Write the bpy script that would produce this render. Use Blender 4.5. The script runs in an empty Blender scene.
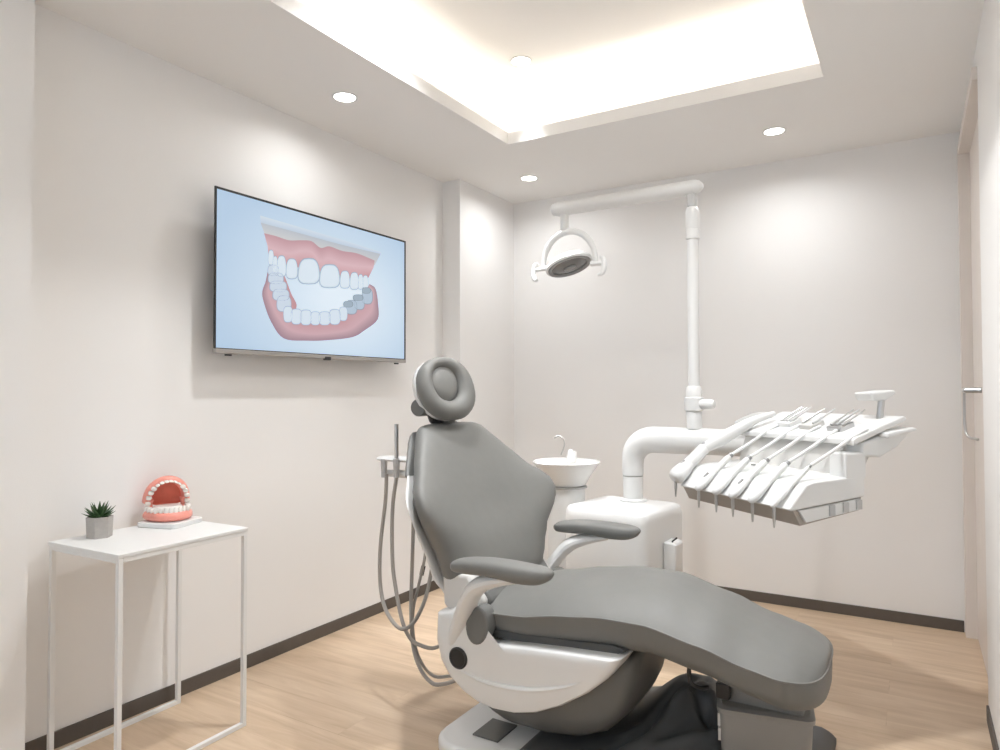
import bpy, bmesh, math, random
from mathutils import Vector, Matrix
random.seed(7)
S = bpy.context.scene
COL = S.collection
PI = math.pi

# ------------------------------------------------------------------ camera
CAM = Vector((2.5023, 0.0, 1.2034)); YAW, PITCH, ROLL, FPX = -0.5409, 0.0224, -0.0020, 689.22
fw = Vector((math.sin(YAW)*math.cos(PITCH), math.cos(YAW)*math.cos(PITCH), math.sin(PITCH)))
rt0 = Vector((math.cos(YAW), -math.sin(YAW), 0)); up0 = rt0.cross(fw)
rt = rt0*math.cos(ROLL) + up0*math.sin(ROLL); up = up0*math.cos(ROLL) - rt0*math.sin(ROLL)
cd = bpy.data.cameras.new('camera'); cam = bpy.data.objects.new('camera', cd); COL.objects.link(cam)
cd.sensor_width = 36; cd.sensor_fit = 'HORIZONTAL'; cd.lens = 36*FPX/1000; cd.clip_start = .02
cam.matrix_world = Matrix(((rt.x, up.x, -fw.x, CAM.x), (rt.y, up.y, -fw.y, CAM.y), (rt.z, up.z, -fw.z, CAM.z), (0, 0, 0, 1)))
S.camera = cam

def at(px, py, ax, v):
    """the point a photo pixel shows on the axis plane X, Y or Z = v"""
    d = fw + rt*((px-500)/FPX) - up*((py-375)/FPX)
    i = 'XYZ'.index(ax)
    return CAM + d*((v-CAM[i])/d[i])

# ------------------------------------------------------------------ world, exposure
w = bpy.data.worlds.new('world'); S.world = w; w.use_nodes = True
w.node_tree.nodes['Background'].inputs[0].default_value = (.80, .90, 1, 1)
w.node_tree.nodes['Background'].inputs[1].default_value = 4.8
S.view_settings.view_transform = 'Standard'; S.view_settings.look = 'None'
S.view_settings.gamma = 1; S.view_settings.use_curve_mapping = False
S.view_settings.exposure = -.41
S.cycles.use_denoising = True
S.cycles.max_bounces = 10; S.cycles.diffuse_bounces = 6
S.cycles.sample_clamp_indirect = 6

DOWN_W = 6.0       # watts of a downlight
COVE_W = 3.7       # watts per metre of cove strip
WARM = (.975, .99, 1)

def area_light(name, loc, rot, size, size_y, power, color, shape='RECTANGLE', spread=PI):
    l = bpy.data.lights.new(name, 'AREA'); l.shape = shape; l.size = size
    if shape in ('RECTANGLE', 'ELLIPSE'): l.size_y = size_y
    l.energy = power; l.color = color; l.spread = spread
    o = bpy.data.objects.new(name, l); COL.objects.link(o); o.location = loc; o.rotation_euler = rot
    return o

H = 2.5; HU = 2.86                     # lower ceiling, raised ceiling
RX, BY, NY = 2.72, 4.14, -1.6          # right wall, back wall, wall behind the camera
CX0, CX1, CY0, CY1 = .684, 2.198, .25, 3.115      # the opening of the light cove
SH = .20                               # depth of the hidden shelf of the cove
for nm, x, y, ln, d in (('cove_light', CX0-.035, (CY0+CY1)/2, CY1-CY0+.15, (-1, 0, .45)), ('cove_light', CX1+.035, (CY0+CY1)/2, CY1-CY0+.15, (1, 0, .45)),
                        ('cove_light', (CX0+CX1)/2, CY0-.035, CX1-CX0+.15, (0, -1, .45)), ('cove_light', (CX0+CX1)/2, CY1+.035, CX1-CX0+.15, (0, 1, .45))):
    area_light(nm, (x, y, H+.042), Vector(d).to_track_quat('-Z', 'Y').to_euler(), ln, .025, COVE_W*ln, (1, .91, .79))

# ------------------------------------------------------------------ materials
def mat(name, col, rough=.5, metal=0, spec=.5, noise=0, nscale=20, bump=0, bscale=200, coat=0, emit=None, estr=0):
    m = bpy.data.materials.new(name); m.use_nodes = True
    nt = m.node_tree; b = nt.nodes['Principled BSDF']
    b.inputs['Base Color'].default_value = (*col, 1); b.inputs['Roughness'].default_value = rough
    b.inputs['Metallic'].default_value = metal; b.inputs['Specular IOR Level'].default_value = spec
    b.inputs['Coat Weight'].default_value = coat
    if emit:
        b.inputs['Emission Color'].default_value = (*emit, 1); b.inputs['Emission Strength'].default_value = estr
    if noise or bump:
        tc = nt.nodes.new('ShaderNodeTexCoord')
    if noise:
        n = nt.nodes.new('ShaderNodeTexNoise'); n.inputs['Scale'].default_value = nscale; n.inputs['Detail'].default_value = 4
        nt.links.new(tc.outputs['Object'], n.inputs['Vector'])
        r = nt.nodes.new('ShaderNodeMix'); r.data_type = 'RGBA'
        r.inputs['A'].default_value = (*[c*(1-noise) for c in col], 1); r.inputs['B'].default_value = (*[min(1, c*(1+noise)) for c in col], 1)
        nt.links.new(n.outputs['Fac'], r.inputs['Factor']); nt.links.new(r.outputs['Result'], b.inputs['Base Color'])
    if bump:
        n2 = nt.nodes.new('ShaderNodeTexNoise'); n2.inputs['Scale'].default_value = bscale; n2.inputs['Detail'].default_value = 3
        nt.links.new(tc.outputs['Object'], n2.inputs['Vector'])
        bp = nt.nodes.new('ShaderNodeBump'); bp.inputs['Strength'].default_value = bump; bp.inputs['Distance'].default_value = .002
        nt.links.new(n2.outputs['Fac'], bp.inputs['Height']); nt.links.new(bp.outputs['Normal'], b.inputs['Normal'])
    return m

M = dict(
    wall=mat('wall_paint', (.86, .85, .84), .85, spec=.2, noise=.012, nscale=3, bump=.15, bscale=260),
    ceil=mat('ceiling_paint', (.87, .86, .845), .9, spec=.2, noise=.01, nscale=3, bump=.1, bscale=260),
    basebd=mat('baseboard_vinyl', (.105, .088, .075), .6, noise=.1, nscale=30),
    door=mat('door_laminate', (.76, .70, .655), .5, noise=.04, nscale=12),
    doorframe=mat('door_frame_paint', (.74, .685, .64), .5, noise=.03, nscale=12),
    white=mat('white_plastic', (.77, .775, .77), .3, noise=.01, nscale=8, coat=.2),
    white_g=mat('offwhite_plastic', (.62, .61, .59), .4, noise=.03, nscale=8),
    white_t=mat('white_steel_paint', (.80, .80, .79), .4, noise=.01, nscale=8),
    porcelain=mat('white_porcelain', (.85, .85, .84), .12, coat=.5, noise=.01, nscale=5),
    uphol=mat('grey_upholstery', (.178, .178, .17), .5, noise=.05, nscale=30, bump=.12, bscale=420, spec=.45),
    uphol_d=mat('grey_upholstery_dark', (.15, .152, .147), .5, noise=.05, nscale=30),
    piping=mat('grey_piping', (.20, .20, .19), .5, noise=.05, nscale=30),
    lift=mat('grey_lift_plastic', (.14, .139, .132), .42, noise=.04, nscale=10),
    pedestal=mat('greige_plastic', (.29, .278, .26), .45, noise=.04, nscale=10),
    rubber=mat('dark_grey_vinyl', (.085, .086, .086), .55, noise=.12, nscale=14, bump=.1, bscale=160),
    black=mat('black_plastic', (.012, .012, .013), .35, noise=.1, nscale=20),
    grille=mat('dark_speaker_cap', (.02, .02, .02), .5, noise=.2, nscale=200),
    steel=mat('brushed_steel', (.55, .55, .55), .3, 1, noise=.05, nscale=40),
    silver=mat('silver_trim', (.42, .40, .38), .35, .8, noise=.05, nscale=40),
    hose=mat('grey_hose_rubber', (.36, .34, .315), .5, noise=.05, nscale=40),
    lens=mat('lamp_lens', (.16, .16, .16), .2, .2, noise=.35, nscale=18, coat=.5),
    lens_ring=mat('lamp_reflector_ring', (.30, .30, .30), .35, .3, noise=.05, nscale=18),
    brown=mat('shade_brown_plastic', (.38, .34, .30), .5, noise=.05, nscale=10),  # brown-grey holds the shade of the skirt's downward-facing front
    grey_l=mat('light_grey_plastic', (.5, .5, .5), .4, noise=.03, nscale=10),
    gum=mat('pink_gum_resin', (.80, .30, .24), .35, noise=.10, nscale=30, coat=.2),
    gum_r=mat('red_palate_resin', (.66, .15, .095), .35, noise=.12, nscale=40, coat=.2),
    tooth=mat('tooth_resin', (.86, .84, .79), .25, noise=.03, nscale=30, coat=.3),
    pot=mat('concrete_pot', (.43, .405, .38), .9, noise=.10, nscale=60, bump=.3, bscale=200),
    soil=mat('potting_soil', (.03, .022, .016), 1, noise=.4, nscale=200),
    leaf=mat('succulent_leaf', (.035, .085, .026), .4, noise=.25, nscale=60),
    lightdisc=mat('downlight_diffuser', (.9, .9, .9), .5, noise=.01, emit=(1, .95, .86), estr=20),
)

def floor_mat():
    m = bpy.data.materials.new('oak_floor'); m.use_nodes = True; nt = m.node_tree; b = nt.nodes['Principled BSDF']
    N = nt.nodes.new; L = nt.links.new
    tc = N('ShaderNodeTexCoord'); mp = N('ShaderNodeMapping'); L(tc.outputs['Object'], mp.inputs['Vector'])
    br = N('ShaderNodeTexBrick'); br.inputs['Scale'].default_value = 1; br.inputs['Brick Width'].default_value = 1.2
    br.inputs['Row Height'].default_value = .15; br.inputs['Mortar Size'].default_value = .0012; br.offset = .37
    br.inputs['Color1'].default_value = (.40, .40, .40, 1); br.inputs['Color2'].default_value = (.62, .62, .62, 1)
    br.inputs['Mortar'].default_value = (.33, .33, .33, 1); br.inputs['Bias'].default_value = 0
    L(mp.outputs['Vector'], br.inputs['Vector'])
    mp2 = N('ShaderNodeMapping'); mp2.inputs['Scale'].default_value = (1.3, 13, 1); L(tc.outputs['Object'], mp2.inputs['Vector'])
    n = N('ShaderNodeTexNoise'); n.inputs['Scale'].default_value = 1.5; n.inputs['Detail'].default_value = 7; n.inputs['Roughness'].default_value = .62
    n.inputs['Distortion'].default_value = .6
    ad = N('ShaderNodeVectorMath'); ad.operation = 'MULTIPLY_ADD'; ad.inputs[1].default_value = (9, 9, 9)
    L(br.outputs['Color'], ad.inputs[0]); L(mp2.outputs['Vector'], ad.inputs[2]); L(ad.outputs[0], n.inputs['Vector'])
    mx = N('ShaderNodeMath'); mx.operation = 'MULTIPLY_ADD'; mx.inputs[1].default_value = .85
    sub = N('ShaderNodeMath'); sub.operation = 'MULTIPLY'; sub.inputs[1].default_value = .40
    L(br.outputs['Color'], sub.inputs[0]); L(n.outputs['Fac'], mx.inputs[0]); L(sub.outputs[0], mx.inputs[2])
    cr = N('ShaderNodeValToRGB'); e = cr.color_ramp.elements
    e[0].position = .38; e[0].color = (.43, .31, .205, 1); e[1].position = .82; e[1].color = (.66, .52, .385, 1)
    k = cr.color_ramp.elements.new(.6); k.color = (.56, .42, .295, 1)
    L(mx.outputs[0], cr.inputs['Fac']); L(cr.outputs['Color'], b.inputs['Base Color'])
    b.inputs['Roughness'].default_value = .42; b.inputs['Specular IOR Level'].default_value = .4
    return m
M['floor'] = floor_mat()

def screen_mat():
    m = bpy.data.materials.new('screen_picture'); m.use_nodes = True; nt = m.node_tree; nt.nodes.clear()
    a = nt.nodes.new('ShaderNodeVertexColor'); a.layer_name = 'pic'
    e = nt.nodes.new('ShaderNodeEmission'); e.inputs['Strength'].default_value = 1.30
    g = nt.nodes.new('ShaderNodeBsdfGlossy'); g.inputs['Roughness'].default_value = .25; g.inputs['Color'].default_value = (.03, .03, .03, 1)
    s = nt.nodes.new('ShaderNodeAddShader'); o = nt.nodes.new('ShaderNodeOutputMaterial')
    nt.links.new(a.outputs['Color'], e.inputs['Color']); nt.links.new(e.outputs[0], s.inputs[0]); nt.links.new(g.outputs[0], s.inputs[1])
    nt.links.new(s.outputs[0], o.inputs['Surface'])
    return m
M['screen'] = screen_mat()

def glass_mat():
    m = bpy.data.materials.new('window_glass'); m.use_nodes = True; nt = m.node_tree; nt.nodes.clear()
    t = nt.nodes.new('ShaderNodeBsdfTransparent'); t.inputs['Color'].default_value = (.96, .98, 1, 1)
    g = nt.nodes.new('ShaderNodeBsdfGlossy'); g.inputs['Roughness'].default_value = .02
    x = nt.nodes.new('ShaderNodeMixShader'); x.inputs[0].default_value = .06; o = nt.nodes.new('ShaderNodeOutputMaterial')
    nt.links.new(t.outputs[0], x.inputs[1]); nt.links.new(g.outputs[0], x.inputs[2]); nt.links.new(x.outputs[0], o.inputs['Surface'])
    return m
M['glass'] = glass_mat()

# ------------------------------------------------------------------ helpers
WM = {}
def thing(name, label, cat, loc=(0, 0, 0), rotz=0, group=None):
    o = bpy.data.objects.new(name, None); COL.objects.link(o); o.empty_display_size = .05
    o.location = loc; o.rotation_euler = (0, 0, rotz); o['label'] = label; o['category'] = cat
    if group: o['group'] = group
    WM[o] = Matrix.Translation(loc) @ Matrix.Rotation(rotz, 4, 'Z')
    return o

def obj(name, bm, m, parent=None, smooth=True, bevel=0, seg=3, sub=0, world=True, angle=35):
    """link a bmesh as one object; world=True: the shape is given in world coordinates"""
    if parent and world: bm.transform(WM[parent].inverted())
    bmesh.ops.recalc_face_normals(bm, faces=bm.faces)
    me = bpy.data.meshes.new(name); bm.to_mesh(me); bm.free()
    for x in (m if isinstance(m, (list, tuple)) else [m]): me.materials.append(x)
    o = bpy.data.objects.new(name, me); COL.objects.link(o)
    if parent: o.parent = parent; WM[o] = WM[parent]
    else: WM[o] = Matrix.Identity(4)
    if smooth:
        for p in me.polygons: p.use_smooth = True
        if not sub:
            try: me.set_sharp_from_angle(angle=math.radians(angle))
            except Exception: pass
    if bevel:
        b = o.modifiers.new('bevel', 'BEVEL'); b.width = bevel; b.segments = seg; b.limit_method = 'ANGLE'; b.angle_limit = math.radians(30)
        wn = o.modifiers.new('wn', 'WEIGHTED_NORMAL'); wn.keep_sharp = True
    if sub:
        s = o.modifiers.new('sub', 'SUBSURF'); s.levels = sub; s.render_levels = sub
    return o

def struct(name, bm, m, parent=None, **k):
    k.setdefault('smooth', False)
    o = obj(name, bm, m, parent, **k)
    if not parent: o['kind'] = 'structure'
    return o

def NB(): return bmesh.new()

def box(bm, lo, hi, mx=None):
    vs = [bm.verts.new(Vector((x, y, z)) if mx is None else mx @ Vector((x, y, z))) for x in (lo[0], hi[0]) for y in (lo[1], hi[1]) for z in (lo[2], hi[2])]
    for f in ((0, 1, 3, 2), (4, 6, 7, 5), (0, 4, 5, 1), (2, 3, 7, 6), (0, 2, 6, 4), (1, 5, 7, 3)): bm.faces.new([vs[i] for i in f])
    return bm

def loft(bm, rings, caps=True, closed=False):
    R = [[bm.verts.new(p) for p in r] for r in rings]
    n = len(R[0])
    rng = range(len(R) if closed else len(R)-1)
    for i in rng:
        A, B = R[i], R[(i+1) % len(R)]
        for j in range(n):
            bm.faces.new((A[j], A[(j+1) % n], B[(j+1) % n], B[j]))
    if caps and not closed:
        for r in (R[0], R[-1]):
            bm.faces.new(r)
    return bm

def catmull(pts, n=8, closed=False):
    pts = [Vector(p) for p in pts]; out = []
    m = len(pts)
    for i in range(m if closed else m-1):
        p0 = pts[(i-1) % m] if (closed or i > 0) else pts[0]*2-pts[1]
        p1, p2 = pts[i], pts[(i+1) % m]
        p3 = pts[(i+2) % m] if (closed or i+2 < m) else pts[-1]*2-pts[-2]
        for k in range(n):
            t = k/n
            out.append(.5*((2*p1)+(p2-p0)*t+(2*p0-5*p1+4*p2-p3)*t*t+(3*p1-p0-3*p2+p3)*t**3))
    if not closed: out.append(pts[-1])
    return out

def tube(bm, pts, r, seg=12, smooth=0, closed=False, flat=1.0):
    """round bar along pts; r a number or one radius per given point"""
    rr = r if isinstance(r, (list, tuple)) else [r]*len(pts)
    if smooth:
        P = catmull(pts, smooth, closed)
        Rr = catmull([(x, 0, 0) for x in rr], smooth, closed); rr = [v.x for v in Rr]
    else: P = [Vector(p) for p in pts]
    n = len(P); rings = []
    prev = None
    for i in range(n):
        if closed: t = P[(i+1) % n]-P[i-1]
        else: t = P[min(i+1, n-1)]-P[max(i-1, 0)]
        t.normalize()
        if prev is None:
            a = Vector((0, 0, 1)) if abs(t.z) < .9 else Vector((1, 0, 0))
            u = (a - t*a.dot(t)).normalized()
        else:
            u = (prev - t*prev.dot(t)).normalized()
        prev = u; v = t.cross(u)
        rings.append([P[i] + (u*math.cos(2*PI*k/seg)*flat + v*math.sin(2*PI*k/seg))*rr[i] for k in range(seg)])
    return loft(bm, rings, closed=closed)

def lathe(bm, prof, c=(0, 0, 0), seg=32, mx=None, caps=True):
    """prof: list of (radius, z)"""
    rings = []
    for r, z in prof:
        ring = [Vector((max(r, 1e-4)*math.cos(2*PI*k/seg), max(r, 1e-4)*math.sin(2*PI*k/seg), z)) for k in range(seg)]
        if mx is not None: ring = [mx @ p for p in ring]
        rings.append([p+Vector(c) for p in ring])
    return loft(bm, rings, caps)

def frame_to(loc, zdir, xhint=(0, 0, 1)):
    z = Vector(zdir).normalized(); x = Vector(xhint); x = (x - z*x.dot(z))
    if x.length < 1e-4: x = Vector((1, 0, 0)) - z*z.x
    x.normalize(); y = z.cross(x)
    return Matrix(((x.x, y.x, z.x, loc[0]), (x.y, y.y, z.y, loc[1]), (x.z, y.z, z.z, loc[2]), (0, 0, 0, 1)))

def prism(bm, outline, axis, v0, v1, scale1=None):
    """outline: 2-D points in the plane across axis ('X': (y,z), 'Y': (x,z), 'Z': (x,y)), swept from v0 to v1"""
    def P(p, v): return Vector((v, p[0], p[1])) if axis == 'X' else Vector((p[0], v, p[1])) if axis == 'Y' else Vector((p[0], p[1], v))
    return loft(bm, [[P(p, v0) for p in outline], [P(p, v1) for p in outline]])

def sp(x, e): return math.copysign(abs(x)**e, x)
def rrect(hx, hy, r, n=5):
    """rounded rectangle outline"""
    o = []
    for cx, cy, a0 in ((hx-r, hy-r, 0), (-hx+r, hy-r, PI/2), (-hx+r, -hy+r, PI), (hx-r, -hy+r, 3*PI/2)):
        for k in range(n+1):
            a = a0+PI/2*k/n; o.append((cx+r*math.cos(a), cy+r*math.sin(a)))
    return o

# ------------------------------------------------------------------ the room
bm = NB(); box(bm, (-.6, NY-.3, -.1), (3.2, BY+.15, 0)); struct('floor', bm, M['floor'])
bm = NB()                                                # lower ceiling: a ring round the light cove, its lip, shelf and raised top
box(bm, (-.3, NY, H), (CX0, BY+.15, H+.02)); box(bm, (CX1, NY, H), (3.0, BY+.15, H+.02))
box(bm, (CX0, NY, H), (CX1, CY0, H+.02)); box(bm, (CX0, CY1, H), (CX1, BY+.15, H+.02))
struct('ceiling', bm, M['ceil'])
bm = NB(); t = .012; lz = H+.062                         # lip of the cove
box(bm, (CX0-t, CY0-t, H+.02), (CX0, CY1+t, lz)); box(bm, (CX1, CY0-t, H+.02), (CX1+t, CY1+t, lz))
box(bm, (CX0, CY0-t, H+.02), (CX1, CY0, lz)); box(bm, (CX0, CY1, H+.02), (CX1, CY1+t, lz))
struct('trim_1', bm, M['ceil'])
bm = NB()                                                # raised ceiling with the cove's outer sides
box(bm, (CX0-SH-.05, CY0-SH-.05, HU), (CX1+SH+.05, CY1+SH+.05, HU+.05))
box(bm, (CX0-SH-.05, CY0-SH, H+.02), (CX0-SH, CY1+SH, HU)); box(bm, (CX1+SH, CY0-SH, H+.02), (CX1+SH+.05, CY1+SH, HU))
box(bm, (CX0-SH-.05, CY0-SH-.05, H+.02), (CX1+SH+.05, CY0-SH, HU)); box(bm, (CX0-SH-.05, CY1+SH, H+.02), (CX1+SH+.05, CY1+SH+.05, HU))
struct('ceiling_raised', bm, M['ceil'])

PX, PY = .13, 3.475                                      # the pillar in the far left corner
bm = NB(); box(bm, (-.15, NY, 0), (0, BY+.15, H)); struct('wall_left', bm, M['wall'])
bm = NB(); box(bm, (0, PY, 0), (PX, BY, H)); struct('wall_pillar', bm, M['wall'])
bm = NB(); box(bm, (-.15, BY, 0), (3.0, BY+.15, H)); struct('wall_back', bm, M['wall'])
DY0, DY1, DZ = 3.10, 4.05, 2.36                          # door opening in the right wall
bm = NB(); box(bm, (RX, NY, 0), (RX+.15, DY0, H)); box(bm, (RX, DY1+.06, 0), (RX+.15, BY, H)); box(bm, (RX, DY0, DZ+.04), (RX+.15, DY1+.06, H))
struct('wall_right', bm, M['wall'])
bm = NB(); box(bm, (0, .55, 0), (.10, 1.105, H)); struct('wall_left_pier', bm, M['wall'])
WX0, WX1, WZ0, WZ1 = .5, 2.2, .9, 2.2                    # unseen window, added behind the camera for cool daylight
bm = NB(); box(bm, (-.15, NY-.15, 0), (WX0, NY, H)); box(bm, (WX1, NY-.15, 0), (3.0, NY, H)); box(bm, (WX0, NY-.15, 0), (WX1, NY, WZ0)); box(bm, (WX0, NY-.15, WZ1), (WX1, NY, H))
struct('wall_near', bm, M['wall'])
bm = NB()
for x in (WX0, (WX0+WX1)/2-.02, WX1-.04): box(bm, (x, NY-.10, WZ0), (x+.04, NY-.05, WZ1))
for z in (WZ0, WZ1-.04): box(bm, (WX0, NY-.10, z), (WX1, NY-.05, z+.04))
win = struct('added_window_1', bm, M['white_t'])
bm = NB(); box(bm, (WX0+.02, NY-.078, WZ0+.02), (WX1-.02, NY-.072, WZ1-.02)); struct('added_window_pane', bm, M['glass'], win)
pl = area_light('added_window_portal', ((WX0+WX1)/2, NY-.16, (WZ0+WZ1)/2), (PI/2, 0, PI), WX1-WX0, WZ1-WZ0, 1, (1, 1, 1)); pl.data.cycles.is_portal = True

bh, bt = .057, .008
bm = NB(); box(bm, (0, 1.105, 0), (bt, PY, bh)); struct('baseboard_left', bm, M['basebd'], bevel=.002)
bm = NB(); box(bm, (0, PY-bt, 0), (PX, PY, bh)); box(bm, (PX, PY-bt, 0), (PX+bt, BY, bh)); struct('baseboard_pillar', bm, M['basebd'], bevel=.002)
bm = NB(); box(bm, (PX+bt, BY-bt, 0), (RX-.02, BY, bh)); struct('baseboard_back', bm, M['basebd'], bevel=.002)
bm = NB(); box(bm, (RX-bt, NY, 0), (RX, DY0-.02, bh)); struct('baseboard_right', bm, M['basebd'], bevel=.002)

bm = NB(); box(bm, (RX+.030, DY0, .006), (RX+.066, DY1, DZ)); dr = struct('door_1', bm, M['door'])
bm = NB()
box(bm, (RX-.018, DY1, 0), (RX+.10, DY1+.06, DZ+.05)); box(bm, (RX-.018, DY0, DZ), (RX+.10, DY1, DZ+.05))
struct('door_frame', bm, M['doorframe'], dr, bevel=.003)
bm = NB()
hx = RX-.018
box(bm, (RX+.02, 3.30, 1.17), (RX+.034, 3.35, 1.225))
tube(bm, [(hx+.03, 3.32, 1.20), (hx-.02, 3.33, 1.20), (hx-.02, 3.45, 1.20)], .011, 10)
tube(bm, [(hx-.02, 3.45, 1.20), (hx-.02, 3.47, 1.18), (hx-.02, 3.47, 1.06), (hx-.01, 3.45, 1.01), (hx+.02, 3.40, 1.0)], .006, 8, 5)
struct('door_handle', bm, M['steel'], dr, bevel=.003)

# ------------------------------------------------------------------ ceiling lights
def downlight(loc, label, power, spread=130):
    x, y, z = loc
    t = thing('ceiling_light', label, 'ceiling light', loc, 0, 'recessed ceiling downlights')
    bm = NB(); lathe(bm, [(.046, .001), (.046, -.003), (.052, -.005), (.056, -.003), (.056, .001)], loc, 32, caps=False); obj('trim_ring', bm, M['white'], t)
    bm = NB(); lathe(bm, [(.0, -.0015), (.046, -.0015), (.046, .004), (.0, .004)], loc, 32); obj('diffuser', bm, M['lightdisc'], t)
    l = area_light('ceiling_disk_lamp', (x, y, z-.006), (0, 0, 0), .085, .085, power, WARM, 'DISK', math.radians(spread))
    return t
DLX, DLY = at(521, 61, 'Z', HU).x, at(521, 61, 'Z', HU).y
DL = [((.365, 2.233, H), 'round recessed downlight in the lower ceiling above the television, glowing white', 3.4),
      ((.503, 3.677, H), 'round glowing downlight in the lower ceiling by the far left pillar corner', 4.8),
      ((1.918, 3.644, H), 'round glowing downlight in the lower ceiling near the back wall, right of the lamp pole', 6.3),
      ((DLX, DLY, HU), 'round downlight glowing in the raised part of the ceiling', 5)]
for p, l, pw in DL: downlight(p, l, pw, 40 if p[2] > H else 158)
for p in ((2.3, 2.2, H, .8), (.365, .55, H, .6), (2.3, .35, H, 1.5), (1.86, 2.3, HU, 19), (.95, 2.0, HU, 14), (1.44, 1.2, HU, 2)):   # unseen lamps added out of view to brighten the room
    area_light('ceiling_disk_lamp', (p[0], p[1], p[2]-.006), (0, 0, 0), .085, .085, p[3], WARM, 'DISK', math.radians(115 if p[2] > H else 150))

# ------------------------------------------------------------------ television
TX = .10
tv = thing('television', 'large flat television on the left wall showing a picture of open jaws', 'television', (0, 2.38, 1.35))
TY0, TY1, TZ0, TZ1 = 1.772, 2.985, 1.374, 2.030
bm = NB(); box(bm, (TX-.018, TY0+.012, TZ0), (TX-.002, TY1-.012, TZ1-.01)); obj('back_housing', bm, M['black'], tv, bevel=.003)
bm = NB(); g = .009
box(bm, (TX-.003, TY0, TZ0), (TX+.004, TY0+g, TZ1)); box(bm, (TX-.003, TY1-g, TZ0), (TX+.004, TY1, TZ1)); box(bm, (TX-.003, TY0+g, TZ1-g), (TX+.004, TY1-g, TZ1))
box(bm, (TX-.003, TY0+g, TZ0), (TX+.004, TY1-g, TZ0+.004)); obj('bezel', bm, M['black'], tv, bevel=.0015)
bm = NB(); box(bm, (TX-.015, TY0+.006, TZ0-.018), (TX+.006, TY1, TZ0)); obj('bottom_bar', bm, M['silver'], tv, bevel=.002)
bm = NB(); box(bm, (TX-.006, 2.375, TZ0-.024), (TX+.008, 2.415, TZ0-.008)); obj('sensor', bm, M['black'], tv, bevel=.002)
for y in (1.83, 2.90):
    bm = NB(); box(bm, (TX-.01, y, TZ0-.027), (TX, y+.03, TZ0-.02)); obj('foot', bm, M['black'], tv, bevel=.002)
bm = NB(); box(bm, (.001, 2.18, 1.5), (.012, 2.58, 1.9)); box(bm, (.012, 2.25, 1.55), (TX-.018, 2.29, 1.85)); box(bm, (.012, 2.47, 1.55), (TX-.018, 2.51, 1.85)); obj('wall_bracket', bm, M['black'], tv)

def lin(c): return [((v/255+.055)/1.055)**2.4 if v/255 > .04045 else v/255/12.92 for v in c]
bm = NB(); lay = bm.loops.layers.float_color.new('pic'); layf = lay
def tvp(q, k):                                            # point of the picture on the screen plane
    p = at(200+q[0]/3.945, 180+q[1]/3.945, 'X', TX); return Vector((TX+.0005+k*.0004, p.y, p.z))
def cface(vs, cols):
    f = bm.faces.new(vs)
    for l, c in zip(f.loops, cols): l[lay] = (*lin(c), 1)
def poly(pts, k, col, inner=None, smooth=4, ctr=None, shrink=.72):
    """a filled outline, edge colour col, colour inner towards its middle"""
    P = [tvp(q, k) for q in pts]
    if smooth: P = catmull(P, smooth, True)
    c = sum(P, Vector())/len(P) if ctr is None else tvp(ctr, k)
    inner = inner or col
    V = [bm.verts.new(p) for p in P]; n = len(V)
    W = [bm.verts.new(c+(p-c)*shrink) for p in P]; cv = bm.verts.new(c)
    for i in range(n):
        j = (i+1) % n
        cface((V[i], V[j], W[j], W[i]), (col, col, inner, inner)); cface((W[i], W[j], cv), (inner, inner, inner))
def strip(A, B, k, ca, cb, smooth=5):
    """a band between two edge lines"""
    P = catmull([tvp(q, k) for q in A], smooth); Q = catmull([tvp(q, k) for q in B], smooth)
    n = max(len(P), len(Q))
    def rs(X): return [X[min(len(X)-1, int(round(i*(len(X)-1)/(n-1))))] for i in range(n)]
    P, Q = rs(P), rs(Q); mid = [tuple((a+b)/2 for a, b in zip(ca, cb))]
    VA = [bm.verts.new(p) for p in P]; VB = [bm.verts.new(p) for p in Q]
    for i in range(n-1):
        try: cface((VA[i], VA[i+1], VB[i+1], VB[i]), (ca, ca, cb, cb))
        except Exception: pass
NX, NZ = 16, 10                                           # backdrop: pale blue, lighter towards the middle
def bgc(u, v):
    d = math.hypot((u-.60)/.62, (v-.42)/.72); k = max(0, min(1, 1.15-d))
    a, b = (178, 202, 226), (226, 238, 248)
    return tuple(a[i]+(b[i]-a[i])*k for i in range(3))
y0, y1, z0, z1 = TY0+g, TY1-g, TZ0+.004, TZ1-g
gr = [[bm.verts.new((TX, y0+(y1-y0)*i/NX, z0+(z1-z0)*j/NZ)) for j in range(NZ+1)] for i in range(NX+1)]
for i in range(NX):
    for j in range(NZ):
        ij = ((i, j), (i+1, j), (i+1, j+1), (i, j+1))
        cface([gr[a][b] for a, b in ij], [bgc(a/NX, b/NZ) for a, b in ij])
# plaster block over the upper jaw
strip([(237, 140), (400, 188), (560, 236), (715, 285)], [(238, 168), (400, 212), (560, 256), (712, 292)], 1, (208, 220, 232), (192, 206, 220), 3)
strip([(238, 168), (400, 212), (560, 256), (712, 292)], [(258, 225), (400, 255), (560, 295), (688, 338)], 1, (186, 192, 200), (206, 206, 206), 3)
# upper gum, lower edge hidden by the teeth
strip([(252, 210), (300, 222), (350, 238), (400, 238), (440, 242), (475, 268), (510, 262), (560, 280), (620, 290), (688, 318)],
      [(266, 262), (300, 275), (350, 290), (400, 280), (440, 285), (475, 320), (510, 310), (560, 330), (620, 340), (684, 345)], 2, (192, 150, 158), (216, 182, 188))
strip([(266, 262), (300, 275), (350, 290), (400, 280), (440, 285), (475, 320), (510, 310), (560, 330), (620, 340), (684, 345)],
      [(270, 300), (300, 330), (350, 345), (400, 345), (440, 350), (475, 392), (510, 385), (560, 395), (620, 400), (664, 385)], 2, (216, 182, 188), (198, 146, 152))
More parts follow.
